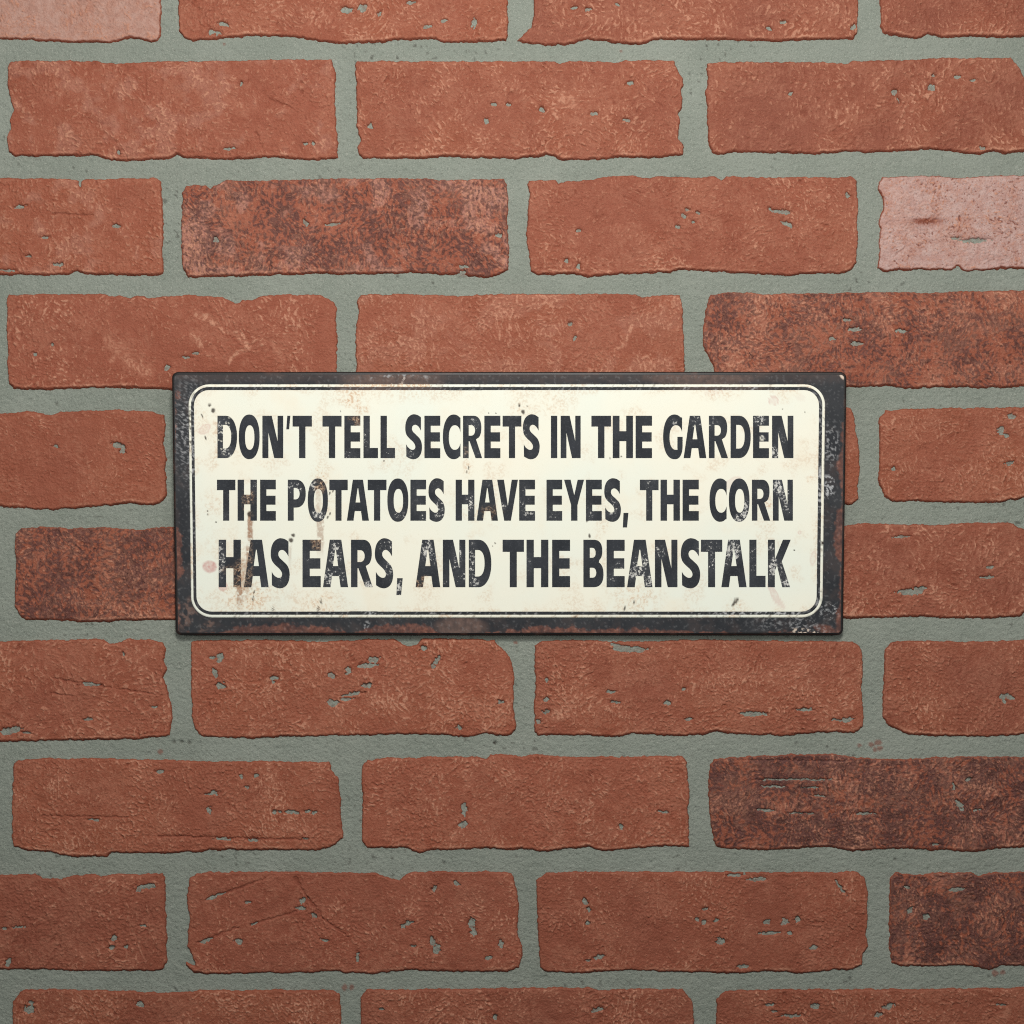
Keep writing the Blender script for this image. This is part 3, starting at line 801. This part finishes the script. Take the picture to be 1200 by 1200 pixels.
def frame_masks(u, v):
    x, y = pxy(u, v)
    n1 = fbm(x, y, 26, 301, 4, 0.6)
    n2 = fbm(x, y, 9, 302, 3, 0.6)
    n3 = fbm(x, y, 4, 303, 2, 0.6)
    dl, dr, dt, db = u - uL, uR - u, vT - v, v - vB
    # rust creeping in from the edges, wide and narrow
    wb = -0.6 + 4.5 * sstep(-0.2, 0.5, fbm(x, y * 0, 75, 311, 2)) + 9 * blob(x, y, 470, 742, 45, 60) + 10 * blob(x, y, 330, 742, 60, 60) - 6 * blob(x, y, 530, 742, 25, 60) + 5 * blob(x, y, 700, 742, 120, 60)
    wr = 3 + 7 * sstep(-0.2, 0.4, fbm(x * 0, y, 60, 312, 2)) - 9 * blob(x, y, 988, 470, 60, 22)
    wl = -2 + 10 * blob(x, y, 205, 650, 40, 30) + 4 * blob(x, y, 205, 490, 40, 40) + 5 * blob(x, y, 205, 720, 40, 20)
    rust = np.maximum(sstep(3.0, 0.0, db - wb + 5 * n2), sstep(3.0, 0, dr - wr + 4 * n2))
    rust = np.maximum(rust, sstep(2.5, 0, dl - wl + 5 * n2))
    rust = np.maximum(rust, blob(x, y, 208, 463, 4, 5) * sstep(-.3, .2, n2))
    rust = np.maximum(rust, blob(x + 5 * n2, y, 968, 738, 14, 5, 15))
    rust = np.clip(rust * (0.62 + 0.5 * sstep(-0.3, 0.3, n1)), 0, 1) * (0.80 + 0.4 * n3)
    # scuffs
    hatch = sstep(0.0, 0.4, perlin((x + y * 0.55) / 6, (y - x * 0.55) / 1.7, 320) * 0.7 + 0.6 * n3)
    sf = hatch * blob(x, y, 217, 505, 12, 42, 0, .8) * 0.55
    sf = np.maximum(sf, hatch * blob(x, y, 224, 545, 9, 25, 0, .8) * 0.45)
    sf = np.maximum(sf, hatch * blob(x, y, 222, 455, 14, 16, 0, .8) * 0.25)
    st1 = sstep(0.05, 0.4, 0.7 * perlin((x - y * 0.5) / 6, (y + x * 0.5) / 2.0, 321) + 0.6 * n3)
    sf = np.maximum(sf, st1 * blob(x, y, 940, 732, 30, 10, 18, .8) * 0.50)
    sf = np.maximum(sf, st1 * blob(x, y, 910, 730, 28, 8, 0, .8) * 0.35)
    sf = np.maximum(sf, st1 * blob(x, y, 972, 716, 12, 10) * 0.6)
    sf = np.maximum(sf, sstep(0.0, 0.25, n3) * blob(x, y, 970, 570, 9, 13) * 0.9)
    sf = np.maximum(sf, sstep(0.1, 0.3, n3) * blob(x, y, 974, 520, 9, 25) * 0.5)
    sf = np.maximum(sf, sstep(0.1, 0.35, n2) * blob(x, y, 468, 443, 34, 5) * 0.7)
    sf = np.maximum(sf, sstep(0.3, 0.5, n3) * 0.10)
    sf = np.maximum(sf, sstep(0.0, 0.25, n3) * blob(x, y, 430, 732, 3, 8, 20) * 0.5)
    chip = blob(x, y, 987, 440, 2.6, 5, -30)
    chip = np.maximum(chip, sstep(0.0, 0.2, n3 + n2) * blob(x, y, 944, 741, 16, 4, 8))
    chip = np.maximum(chip, sstep(0.15, 0.3, n2) * blob(x, y, 466, 446, 12, 5) * 0.7)
    grey = sstep(-0.1, 0.15, n2 + 0.3 * n3) * np.maximum(blob(x, y, 220, 718, 10, 20, 25), blob(x, y, 243, 733, 12, 4, -35))
    haze = 0.22 * sstep(0.35, -0.2, dt / 16 - 0.55 + 0.6 * n1) + 0.55 * blob(x, y, 460, 446, 55, 14) + 0.5 * blob(x, y, 820, 442, 60, 12) + 0.16 * sstep(-0.1, 0.4, n1)  # top band lightened to paint in reflected light; the patches are brown haze
    haze = np.maximum(haze, 0.9 * grey)
    haze = np.maximum(haze, 0.8 * blob(x, y, 540, 735, 30, 12))
    crack = sstep(1.0, 0.3, np.abs(x - (613 - (y - 722) * 0.12 + 1.2 * fbm(y * 0, y, 9, 330, 2)))) * (y > 721)
    m = np.stack([rust * (1 - crack), np.clip(sf * (1 - crack), 0, 1), np.clip(chip, 0, 1), np.clip(haze * (1 - crack), 0, 1)], -1)
    dh = 0.25 * fbm(x, y, 120, 340, 2) - 0.3 * crack
    return m, dh


def cream_masks(u, v):
    x, y = pxy(u, v)
    n2 = fbm(x, y, 9, 402, 3, 0.6)
    n3 = fbm(x, y, 3.6, 403, 2, 0.6)
    n1 = fbm(x, y, 40, 404, 3)
    rust = np.zeros_like(x)
    pink = np.zeros_like(x)
    dark = np.zeros_like(x)
    tan = np.zeros_like(x)
    xx = x + 1.6 * n2
    for (cx, y0, y1, w, am) in [(293.5,600,640,2.8,.9),(292,640,690,3.4,.75),(281,672,708,3.6,.8),(286,655,700,5,.5),(375.5,606,645,4,.55),(373,560,610,3,.3),(340,634,660,1.6,.35)]:
        rust = np.maximum(rust, am * sstep(w + 1, w - 1, np.abs(xx - cx)) * sstep(y0 - 3, y0 + 3, y) * sstep(y1 + 12, y1 - 14, y))
    for (cx, cy, a, b, am) in [(290,700,26,16,.9),(283,670,10,26,.6),(378,708,22,14,.6),(350,705,14,12,.35),(745,702,26,16,.5),(412,465,14,12,.8),(424,478,8,8,.7),(400,452,30,10,.45),(455,452,60,8,.55),(480,462,70,8,.25),(650,470,18,16,.35),(610,478,12,10,.4),
                               (862,710,10,6,.5),(500,690,14,14,.3),(548,545,5,12,.45),(900,593,8,10,.6),(707,615,8,10,.35),(254,505,5,20,.5),(253,535,4,10,.6),(950,562,4,4,.8),(555,600,14,10,.4),(270,640,30,20,.2),(375,560,8,16,.6),(840,460,24,8,.45),(250,590,12,14,.3)]:
        tan = np.maximum(tan, am * blob(x, y, cx, cy, a, b, 0, 0.8))
    tan = tan * sstep(-0.45, 0.25, n2 + 0.5 * n3)
    tan = np.maximum(tan, 0.22 * sstep(0.1, 0.5, n1))
    edge = np.minimum(np.minimum(u - uC[0], uC[1] - u), np.minimum(v - uC[2], uC[3] - v))
    tan = np.maximum(tan, sstep(9, 0, edge + 5 * n2) * 0.30 * sstep(0, .4, n1 + .2))
    for (cx, cy, a, b, ang, fill, line) in [(246,664,8,7,0,.74,.3),(243,660,6,2,-10,.4,0),(261.5,687,5,5.2,0,.55,.45),(240,503,7.2,4.2,-35,.22,.35),(906.5,469.8,5.2,5,0,.24,.45),(857,566,11,4,-32,.24,.25),(902,687,2.4,5,-12,.5,.2),(908,698,3.4,10,-24,.32,.35),(915,707,2.2,6,-32,.35,.3),(831,461,5,3.5,0,.12,.15),(842,459,4,3,0,.10,.14),(938,466,5,3,0,.12,.1),(953,654,3.5,7,10,.10,.25),(937,624,1.7,1.7,0,0,.35)]:
        ca, sa = math.cos(math.radians(ang)), math.sin(math.radians(ang))
        dx, dy = x + 1.2 * n2 - cx, y + 1.2 * n2 - cy
        r = np.sqrt(((dx * ca + dy * sa) / a) ** 2 + ((-dx * sa + dy * ca) / b) ** 2)
        w = 1.0 / min(a, b)
        pink = np.maximum(pink, fill * sstep(1 + w * .6, 1 - w * .6, r) * (0.85 + 0.5 * n3))
        pink = np.maximum(pink, line * sstep(w * 1.1, w * .35, np.abs(r - 1)))
    for (cx, cy, a, b, ang) in [(245.5,475,1.7,1.7,0),(250,481,2.4,2.8,10),(237,487.5,.9,2.6,-20),(241,513,.9,2.8,-20),(344,627,2.2,2.2,0),(341,633,2.6,2.8,0),(613,482.5,2.2,2.6,0),(608.5,475.5,1.4,1.2,0),(618,476,.9,.8,0),(573,484,.8,.8,0),(581,484,.8,.8,0),(298,694,.8,2.4,15),(296.5,701,1.1,3,15),(376,705,1.1,2.6,15),(373,714,1.1,3,15),(743,705,1.1,2.6,15),(732,713,.9,3.4,15),(861.5,705,2.6,2.6,45),(859,708,2,1.6,0),(864,703,2.2,1.2,-30),(293,602.5,3.2,3.2,0),(688,610,1.0,2.0,10),(691,605,.8,2,10),(715,537,.8,1.2,0),(728,535,.9,1.0,0),(549,548,.7,2.6,12),(547,553,.7,2,10),(580,636.5,.9,.9,0),(577,640,.7,.7,0),(386.5,578,.8,2,25),(390,575.5,.7,2,25),(387,602,.8,2,25),(384,606,.8,2,25),(243.5,599,.8,.9,0),(243.5,603,.8,.9,0),(253,612,.9,1,0),(399,482,.5,.8,0),(931,645,1.0,1.0,0),(320,714,.8,3,10),(691,628,1.2,2.6,0),(917,479,.6,.6,0),(943,483,.8,.8,0),(450,540,.8,.8,0)]:
        dark = np.maximum(dark, blob(x + .9 * n2, y + .9 * n3, cx, cy, a, b, ang, 0.35) * 0.9)
    sp = sstep(0.56, 0.62, fbm(x, y, 5, 410, 1)) * sstep(0.2, 0.5, n1) * 0.2
    dark = np.clip(dark, 0, 1)
    rust = rust * sstep(-0.5, 0.0, n2 + 0.6 * n3 + 0.1)
    m = np.stack([np.clip(rust, 0, 1), np.clip(pink, 0, 1), dark, np.clip(tan, 0, 1)], -1)
    dh = 0.25 * fbm(x, y, 120, 340, 2)
    return m, dh


def line_rect(l, r, t, b):
    """sign rectangle from photo measures (left/right at mid height, top, bottom)"""
    return (loc(l, 590)[0], loc(r, 590)[0], loc(596, b)[1], loc(596, t)[1])


rIN = line_rect(229.0, 958.2, 457.2, 716.6)       # cream field
rMID = line_rect(225.4, 962.2, 453.5, 720.2)      # outer edge of the thin dark line
rOUT = line_rect(222.6, 965.3, 450.6, 723.6)      # outer edge of the cream pinstripe
uC = rIN
RB = 3.2
inner = (uL + RB, uR - RB, vB + RB, vT - RB)
rrect_sheet('frame', inner, 4.0, 1.1, 0.0, M_FRAME, frame_masks)
sweep('rolled_edge', RECT, 7.2, [(RB + 0.3, 0.02), (2.2, -0.15), (1.2, -0.6), (0.5, -1.3), (0.1, -2.2), (0.0, -2.2), (0.4, -2.6), (3.0, -2.7)], M_RIM)
rrect_sheet('backing', (uL + 2.5, uR - 2.5, vB + 2.5, vT - 2.5), 5, 20, -2.65, M_BACK, lambda u, v: (np.zeros(u.shape + (4,)), 0 * u))


def ring_masks(u, v):
    x, y = pxy(u, v)
    n3 = fbm(x, y, 4, 503, 2, 0.6)
    n2 = fbm(x, y, 10, 504, 2, 0.6)
    tan = 0.5 * sstep(0.1, 0.5, fbm(x, y, 30, 505, 3)) + 0.8 * blob(x, y, 450, 452, 50, 8)
    dark = np.maximum(blob(x, y, 963.5, 636.5, 1.8, 2.2), sstep(0.38, 0.5, n3) * 0.5)
    dark = np.maximum(dark, 0.8 * sstep(0.0, 0.3, n3) * blob(x, y, 224, 505, 5, 30))
    return np.stack([sstep(0.3, 0.5, n2) * 0.25, 0 * x, np.clip(dark, 0, 1), tan], -1), 0 * x


def darkline_masks(u, v):
    x, y = pxy(u, v)
    n3 = fbm(x, y, 3.5, 513, 2, 0.6)
    sf = 0.35 * sstep(0.25, 0.45, n3)
    for (cx, cy, a, b, am) in [(890,719,55,4,.9),(434,719,6,4,1),(882,455,4,3,.8),(802,455,3,3,.7),(961,510,4,40,.5),(960,570,4,30,.8),(227,500,4,45,.7),(226,545,4,12,.9),(958,700,6,10,.6),(505,718,4,3,.5)]:
        sf = np.maximum(sf, am * blob(x, y, cx, cy, a, b) * sstep(0.0, 0.25, n3))
    z = 0 * x
    hz = 0.6 * blob(x, y, 455, 455, 60, 6) + 0.4 * blob(x, y, 840, 455, 60, 6)
    return np.stack([z, np.clip(sf, 0, 1), z, hz], -1), z


sweep('pinstripe', rOUT, 24.0, [(-0.1, 0.05), (0.0, 0.35), (1.5, 0.45), (3.2, 0.40)], M_CREAM, ring_masks)
sweep('inner_line', rMID, 21.0, [(0.0, 0.46), (1.2, 0.50), (2.5, 0.50), (3.9, 0.46)], M_FRAME, darkline_masks)
rrect_sheet('cream_field', rIN, 17.5, 0.9, 0.60, M_CREAM, cream_masks)

# ------------------------------------------------------------------ lettering


def sup(cx, cy, a, b, n, t0, t1, k=18):
    out = []
    for i in range(k + 1):
        t = math.radians(t0 + (t1 - t0) * i / k)
        c_, s_ = math.cos(t), math.sin(t)
        out.append((cx + a * math.copysign(abs(c_) ** (2 / n), c_), cy + b * math.copysign(abs(s_) ** (2 / n), s_)))
    return out


def spline(pts, k=5):
    """Catmull-Rom through the points; a point with a third member is a corner"""
    n = len(pts)
    out = []
    for i in range(n):
        p1, p2 = pts[i], pts[(i + 1) % n]
        p0 = pts[i - 1] if len(p1) == 2 else p1
        p3 = pts[(i + 2) % n] if len(p2) == 2 else p2
        if len(p1) == 3 and len(p2) == 3:
            out.append(p1[:2])
            continue
        for j in range(k):
            t = j / k
            out.append(tuple(0.5 * (2 * p1[q] + (p2[q] - p0[q]) * t + (2 * p0[q] - 5 * p1[q] + 4 * p2[q] - p3[q]) * t * t +
                                    (3 * p1[q] - p0[q] - 3 * p2[q] + p3[q]) * t ** 3) for q in (0, 1)))
    return out


def zbox(s, l, r, t, b):
    o = []
    for q in s.split():
        v = q.split(',')
        o.append(((float(v[0]) - l) / (r - l), (b - float(v[1])) / (b - t)) + (('c',) if len(v) == 3 else ()))
    return o


S_PTS = zbox('165,75,c 165,152,c 152,130 135,118 119,124 114,141 120,158 138,176 158,197 168,220 171,247 166,280 151,305 127,316 102,312 82,300,c 81,230,c 92,248 110,261 126,260 133,247 130,231 118,214 100,197 83,175 76,146 79,106 92,76 116,59 143,61', 76, 171, 59, 316)
GL = {
 'D': [[(0, 0), (.42, 0)] + sup(.42, .5, .58, .5, 2.15, -88, 88, 22) + [(.42, 1), (0, 1)],
       [(.28, .225), (.40, .225)] + sup(.40, .505, .30, .28, 2.3, -88, 88, 16) + [(.40, .785), (.28, .785)]],
 'O': [sup(.5, .5, .5, .5, 2.25, 0, 351, 39), sup(.525, .485, .225, .275, 2.3, 0, 351, 31)],
 'N': [[(0, 0), (.29, 0), (.29, .60), (.57, 0), (1, 0), (1, 1), (.73, 1), (.73, .40), (.45, 1), (0, 1)]],
 "'": [[(.25, 1), (1, 1), (.70, 0), (0, 0)]],
 ',': [[(.12, 1), (1, 1), (.75, 0), (0, 0)]],
 'T': [[(.335, 0), (.665, 0), (.665, .745), (1, .745), (1, 1), (0, 1), (0, .745), (.335, .745)]],
 'E': [[(0, 0), (1, 0), (1, .235), (.40, .235), (.40, .39), (.98, .39), (.98, .61), (.40, .61), (.40, .765), (1, .765), (1, 1), (0, 1)]],
 'L': [[(0, 0), (1, 0), (1, .24), (.44, .24), (.44, 1), (0, 1)]],
 'I': [[(0, 0), (1, 0), (1, 1), (0, 1)]],
 'H': [[(0, 0), (.335, 0), (.335, .40), (.665, .40), (.665, 0), (1, 0), (1, 1), (.665, 1), (.665, .635), (.335, .635), (.335, 1), (0, 1)]],
 'A': [[(0, 0), (.30, 0), (.36, .235), (.64, .235), (.70, 0), (1, 0), (.73, 1), (.27, 1)], [(.395, .445), (.605, .445), (.515, .79), (.485, .79)]],
 'V': [[(0, 1), (.325, 1), (.515, .36), (.70, 1), (1, 1), (.66, 0), (.34, 0)]],
 'Y': [[(0, 1), (.325, 1), (.51, .62), (.68, 1), (1, 1), (.67, .38), (.67, 0), (.35, 0), (.35, .38)]],
 'K': [[(0, 0), (.30, 0), (.30, .34), (.39, .46), (.62, 0), (.96, 0), (.60, .54), (.99, 1), (.65, 1), (.30, .58), (.30, 1), (0, 1)]],
 'R': [[(0, 0), (.30, 0), (.30, .40), (.34, .40), (.66, 0), (1, 0), (.68, .445)] + sup(.55, .715, .41, .285, 2.3, -50, 88, 18) + [(.5, 1), (0, 1)],
       [(.30, .53), (.42, .53)] + sup(.42, .655, .21, .125, 2.2, -85, 85, 12) + [(.42, .78), (.30, .78)]],
 'P': [[(0, 0), (.33, 0), (.33, .32), (.45, .32)] + sup(.45, .66, .55, .34, 2.3, -86, 86, 22) + [(.45, 1), (0, 1)],
       [(.33, .52), (.42, .52)] + sup(.42, .66, .24, .14, 2.2, -85, 85, 12) + [(.42, .80), (.33, .80)]],
 'B': [[(0, 0), (.5, 0)] + sup(.5, .275, .5, .275, 2.4, -86, 62, 16) + sup(.5, .765, .44, .235, 2.4, -52, 86, 16) + [(.5, 1), (0, 1)],
       [(.32, .20), (.45, .20)] + sup(.45, .305, .19, .105, 2.2, -85, 85, 10) + [(.45, .41), (.32, .41)],
       [(.32, .62), (.44, .62)] + sup(.44, .725, .17, .105, 2.2, -85, 85, 10) + [(.44, .83), (.32, .83)]],
 'C': [sup(.60, .5, .60, .5, 2.2, 58, 302, 40) + [(.97, .055 + .0), (.97, .355)] + sup(.66, .485, .33, .275, 2.3, -28, -332, 34) + [(.97, .60), (.97, .93)]],
 'G': [sup(.58, .5, .58, .5, 2.2, 60, 270, 36) + sup(.62, .32, .38, .32, 2.3, -88, -8, 10) + [(1, .5), (.73, .5), (.73, .235)] +
       sup(.66, .485, .33, .275, 2.3, -78, -332, 34) + [(.97, .60), (.97, .93)]],
 'S': [spline(S_PTS, 5)],
}
ROWS = [
 ((487.2, 536.8), "D255,278 O280,304.4 N307.6,332 '335.6,340.4 T343,365.6 T378,400.4 E403.6,422.4 L426,443 L446,463 S475,494.6 E497.4,516 C519,540 R542.6,565 E567.6,586.4 T589,611 S612.8,632.4 I645.6,653 N657,680.4 T693,716 H718,741.7 E744.8,764 G777,799.6 A801,827.6 R830.6,853 D856,879.6 E882.3,901 N904.6,929.6"),
 ((562.1, 610.1), "T254.4,276 H278.6,301.2 E305,323.4 P337.4,358.4 O360.8,384.4 T386,407.6 A406.6,432.4 T431,453 O454,478.6 E481,499.4 S502.2,521.2 H534,556 A558.6,583.6 V582.6,607 E608.4,627 E640.4,658.8 Y661,684.4 E686.6,705.2 S708.1,727.6 ,729.8,736.4 T749.8,771.7 H774,796.7 E799.8,818.8 C831.3,851.7 O854,878.2 R881,902.5 N905.6,929"),
 ((632.4, 688.0), "H256.4,282.4 A286,315 S317.4,339.6 E354.6,376 A378.6,408 R411.4,436.8 S439.4,460.8 ,464.6,472 A487,516 N519,545.4 D549.4,575.8 T589,614 H617,642.6 E647,668 B683.6,707.2 E710.8,732 A734.8,764.6 N767.4,793.8 S797.8,820.4 T821.3,846.3 A845.2,874.8 L878,897 K899.8,926.8"),
]
# worn places on the lettering: x, y, a, b, wear
WEAR = [(260,500,9,12,.75),(266,530,10,8,.7),(262,515,6,14,.45),(430,512,5,16,.55),(408,532,14,6,.4),(460,530,10,8,.4),(478,532,10,6,.45),(555,497,8,8,.7),(550,530,14,8,.4),(600,500,8,26,.28),(616,508,8,12,.5),(600,488,14,4,.4),(790,495,4,4,.8),(815,494,8,10,.6),(835,494,8,8,.5),(890,492,9,9,.75),(893,513,3.5,3.5,.95),(908,532,7,9,.9),(916,512,6,14,.55),(925,500,5,14,.4),(310,510,8,10,.35),(375,500,12,10,.2),
        (345,572,10,8,.65),(345,590,8,16,.3),(366,566,8,10,.8),(374,603,10,6,.9),(300,570,5,10,.4),(470,603,10,6,.6),(490,585,9,20,.35),(497,605,6,5,.7),(515,598,9,14,.7),(513,570,8,8,.4),(551,590,6,14,.7),(570,565,8,6,.4),(588,593,5,5,.9),(620,600,10,10,.65),(615,580,8,16,.5),(650,600,12,10,.45),(690,600,8,10,.5),(718,592,10,16,.6),(712,570,8,10,.4),(762,566,8,10,.6),(760,590,6,20,.4),(872,596,6,14,.95),(866,608,6,6,.8),(887,580,8,10,.35),(911,570,7,10,.95),(919,582,6,14,.75),(924,596,5,8,.6),(265,605,6,6,.5),
        (259,655,5,26,.85),(265,645,8,8,.4),(330,680,10,8,.4),(308,685,6,6,.6),(365,685,12,6,.3),(365,660,14,14,.35),(393,650,10,18,.78),(385,676,8,12,.85),(400,672,10,12,.6),(432,686,6,6,.9),(452,640,10,10,.5),(455,668,8,14,.55),(468,688,5,12,.8),(500,645,8,16,.8),(508,655,6,10,.6),(536,655,7,18,.75),(540,676,10,10,.55),(553,660,6,28,.65),(556,680,8,8,.7),(520,680,6,8,.4),(618,660,6,16,.5),(726,663,6,6,.7),(716,675,8,12,.5),(752,663,10,18,.8),(760,680,5,10,.9),(742,672,8,8,.8),(774,645,7,10,.6),(833,640,14,8,.55),(834,658,6,18,.65),(858,645,10,14,.9),(850,658,6,10,.6),(882,655,5,22,.4),(904,642,4,6,.85),(906,665,6,14,.85),(916,672,7,14,.65),(922,684,6,6,1.0),(818,640,4,10,.4)]
LRUST = [(417,489,8,6,.9),(420,496,4,5,.9),(291,582,7,8,.9),(288,590,4,8,.6),(293,602,4,4,.3),(375,570,6,8,1),(381,563,3,3,.8),(576,598,12,5,.5),(572,604,6,6,.6),(283,672,8,14,1),(278,685,6,8,.9),(292,660,4,30,.55),(373,636,8,8,1),(490,685,6,6,1),(497,680,3,5,1),(270,668,14,5,.4),(546,530,5,6,.4)]


def letter_masks(u, v):
    x, y = pxy(u, v)
    we = np.zeros_like(x)
    ru = np.zeros_like(x)
    for (cx, cy, a, b, am) in WEAR:
        we = np.maximum(we, 0.86 * am * blob(x, y, cx, cy, a, b, 0, 0.6))
    for (cx, cy, a, b, am) in LRUST:
        ru = np.maximum(ru, am * blob(x, y, cx, cy, a, b, 0, 0.5))
    n = fbm(x, y, 5, 601, 3, 0.6)
    n1 = fbm(x, y, 40, 602, 2)
    we = np.clip(we * (0.75 + 0.5 * n) + 0.10 * n1, 0, 1)
    sc1 = sstep(0.42, 0.52, perlin((x + y * .8) / 7, (y - x * .8) / 1.5, 603)) * blob(x, y, 262, 510, 10, 28) * 0.9
    ring = sstep(.8, .3, np.abs(np.hypot(x - 893, y - 513.5) - 2.2)) * 0.9
    sc1 = np.maximum(sc1, ring)
    return np.stack([we, np.clip(ru, 0, 1) * sstep(-.35, .15, n), np.clip(sc1, 0, 1), 0 * x], -1)


def tri_fill(contours, step):
    """triangulate contours (even-odd) with interior points"""
    verts, edges = [], []
    for c_ in contours:
        pts = []
        n = len(c_)
        for i in range(n):
            p, q = np.array(c_[i]), np.array(c_[(i + 1) % n])
            L = np.hypot(*(q - p))
            if L < 1e-4:
                continue
            m = max(1, int(L / step))
            for j in range(m):
                pts.append(p + (q - p) * j / m)
        b0 = len(verts)
        verts += [Vector((float(p[0]), float(p[1]))) for p in pts]
        edges += [(b0 + i, b0 + (i + 1) % len(pts)) for i in range(len(pts))]
    allp = np.array([c for cc in contours for c in cc])
    lo, hi = allp.min(0), allp.max(0)
    GX, GY = np.meshgrid(np.arange(lo[0], hi[0], step), np.arange(lo[1], hi[1], step))
    din = np.full(GX.shape, -1e9)
    ds = [sdf(c_, GX, GY) for c_ in contours]
    s_ = ds[0]
    for q in ds[1:]:
        s_ = np.minimum(s_, -q)
    sel = s_ > step * 0.5
    verts += [Vector((float(a), float(b))) for a, b in zip(GX[sel], GY[sel])]
    r = delaunay_2d_cdt(verts, edges, [], 0, 1e-5)
    vo = np.array([(p.x, p.y) for p in r[0]])
    fo = np.array([f for f in r[2] if len(f) == 3])
    cen = vo[fo].mean(1)
    ds = [sdf(c_, cen[:, 0], cen[:, 1]) for c_ in contours]
    s_ = ds[0]
    for q in ds[1:]:
        s_ = np.minimum(s_, -q)
    fo = fo[s_ > 0]
    a, b, c_ = vo[fo[:, 0]], vo[fo[:, 1]], vo[fo[:, 2]]
    ar = (b[:, 0] - a[:, 0]) * (c_[:, 1] - a[:, 1]) - (b[:, 1] - a[:, 1]) * (c_[:, 0] - a[:, 0])
    fo[ar < 0] = fo[ar < 0][:, ::-1]
    return vo, fo


import re
for (yt, yb), spec in ROWS:
    V_, F_ = [], []
    base = 0
    for tok in spec.split():
        ch = tok[0]
        xa, xb = (float(q) for q in tok[1:].split(','))
        top, bot = yt, yb
        if ch in 'OCGS':
            top, bot = yt - 1.5, yb + 1.3
        if ch == "'":
            bot = yt + (yb - yt) * 0.32
        if ch == ',':
            hh = yb - yt
            top, bot = yb - 0.19 * hh, yb + 0.165 * hh
        if ch in 'CG':
            xb = xb + 0.3
        cs = []
        for c_ in GL[ch]:
            cs.append([tuple(loc(xa + (xb - xa) * q[0], bot + (top - bot) * q[1])) for q in c_])
        vo, fo = tri_fill(cs, 1.5)
        V_.append(vo)
        F_.append(fo + base)
        base += len(vo)
    V_ = np.concatenate(V_)
    F_ = np.concatenate(F_)
    x, y = pxy(V_[:, 0], V_[:, 1])
    hh = 0.78 + 0.25 * fbm(x, y, 120, 340, 2)
    mesh_np('lettering', sco(V_[:, 0], V_[:, 1], hh), F_, M_INK, sign, {'masks': letter_masks(V_[:, 0], V_[:, 1])})
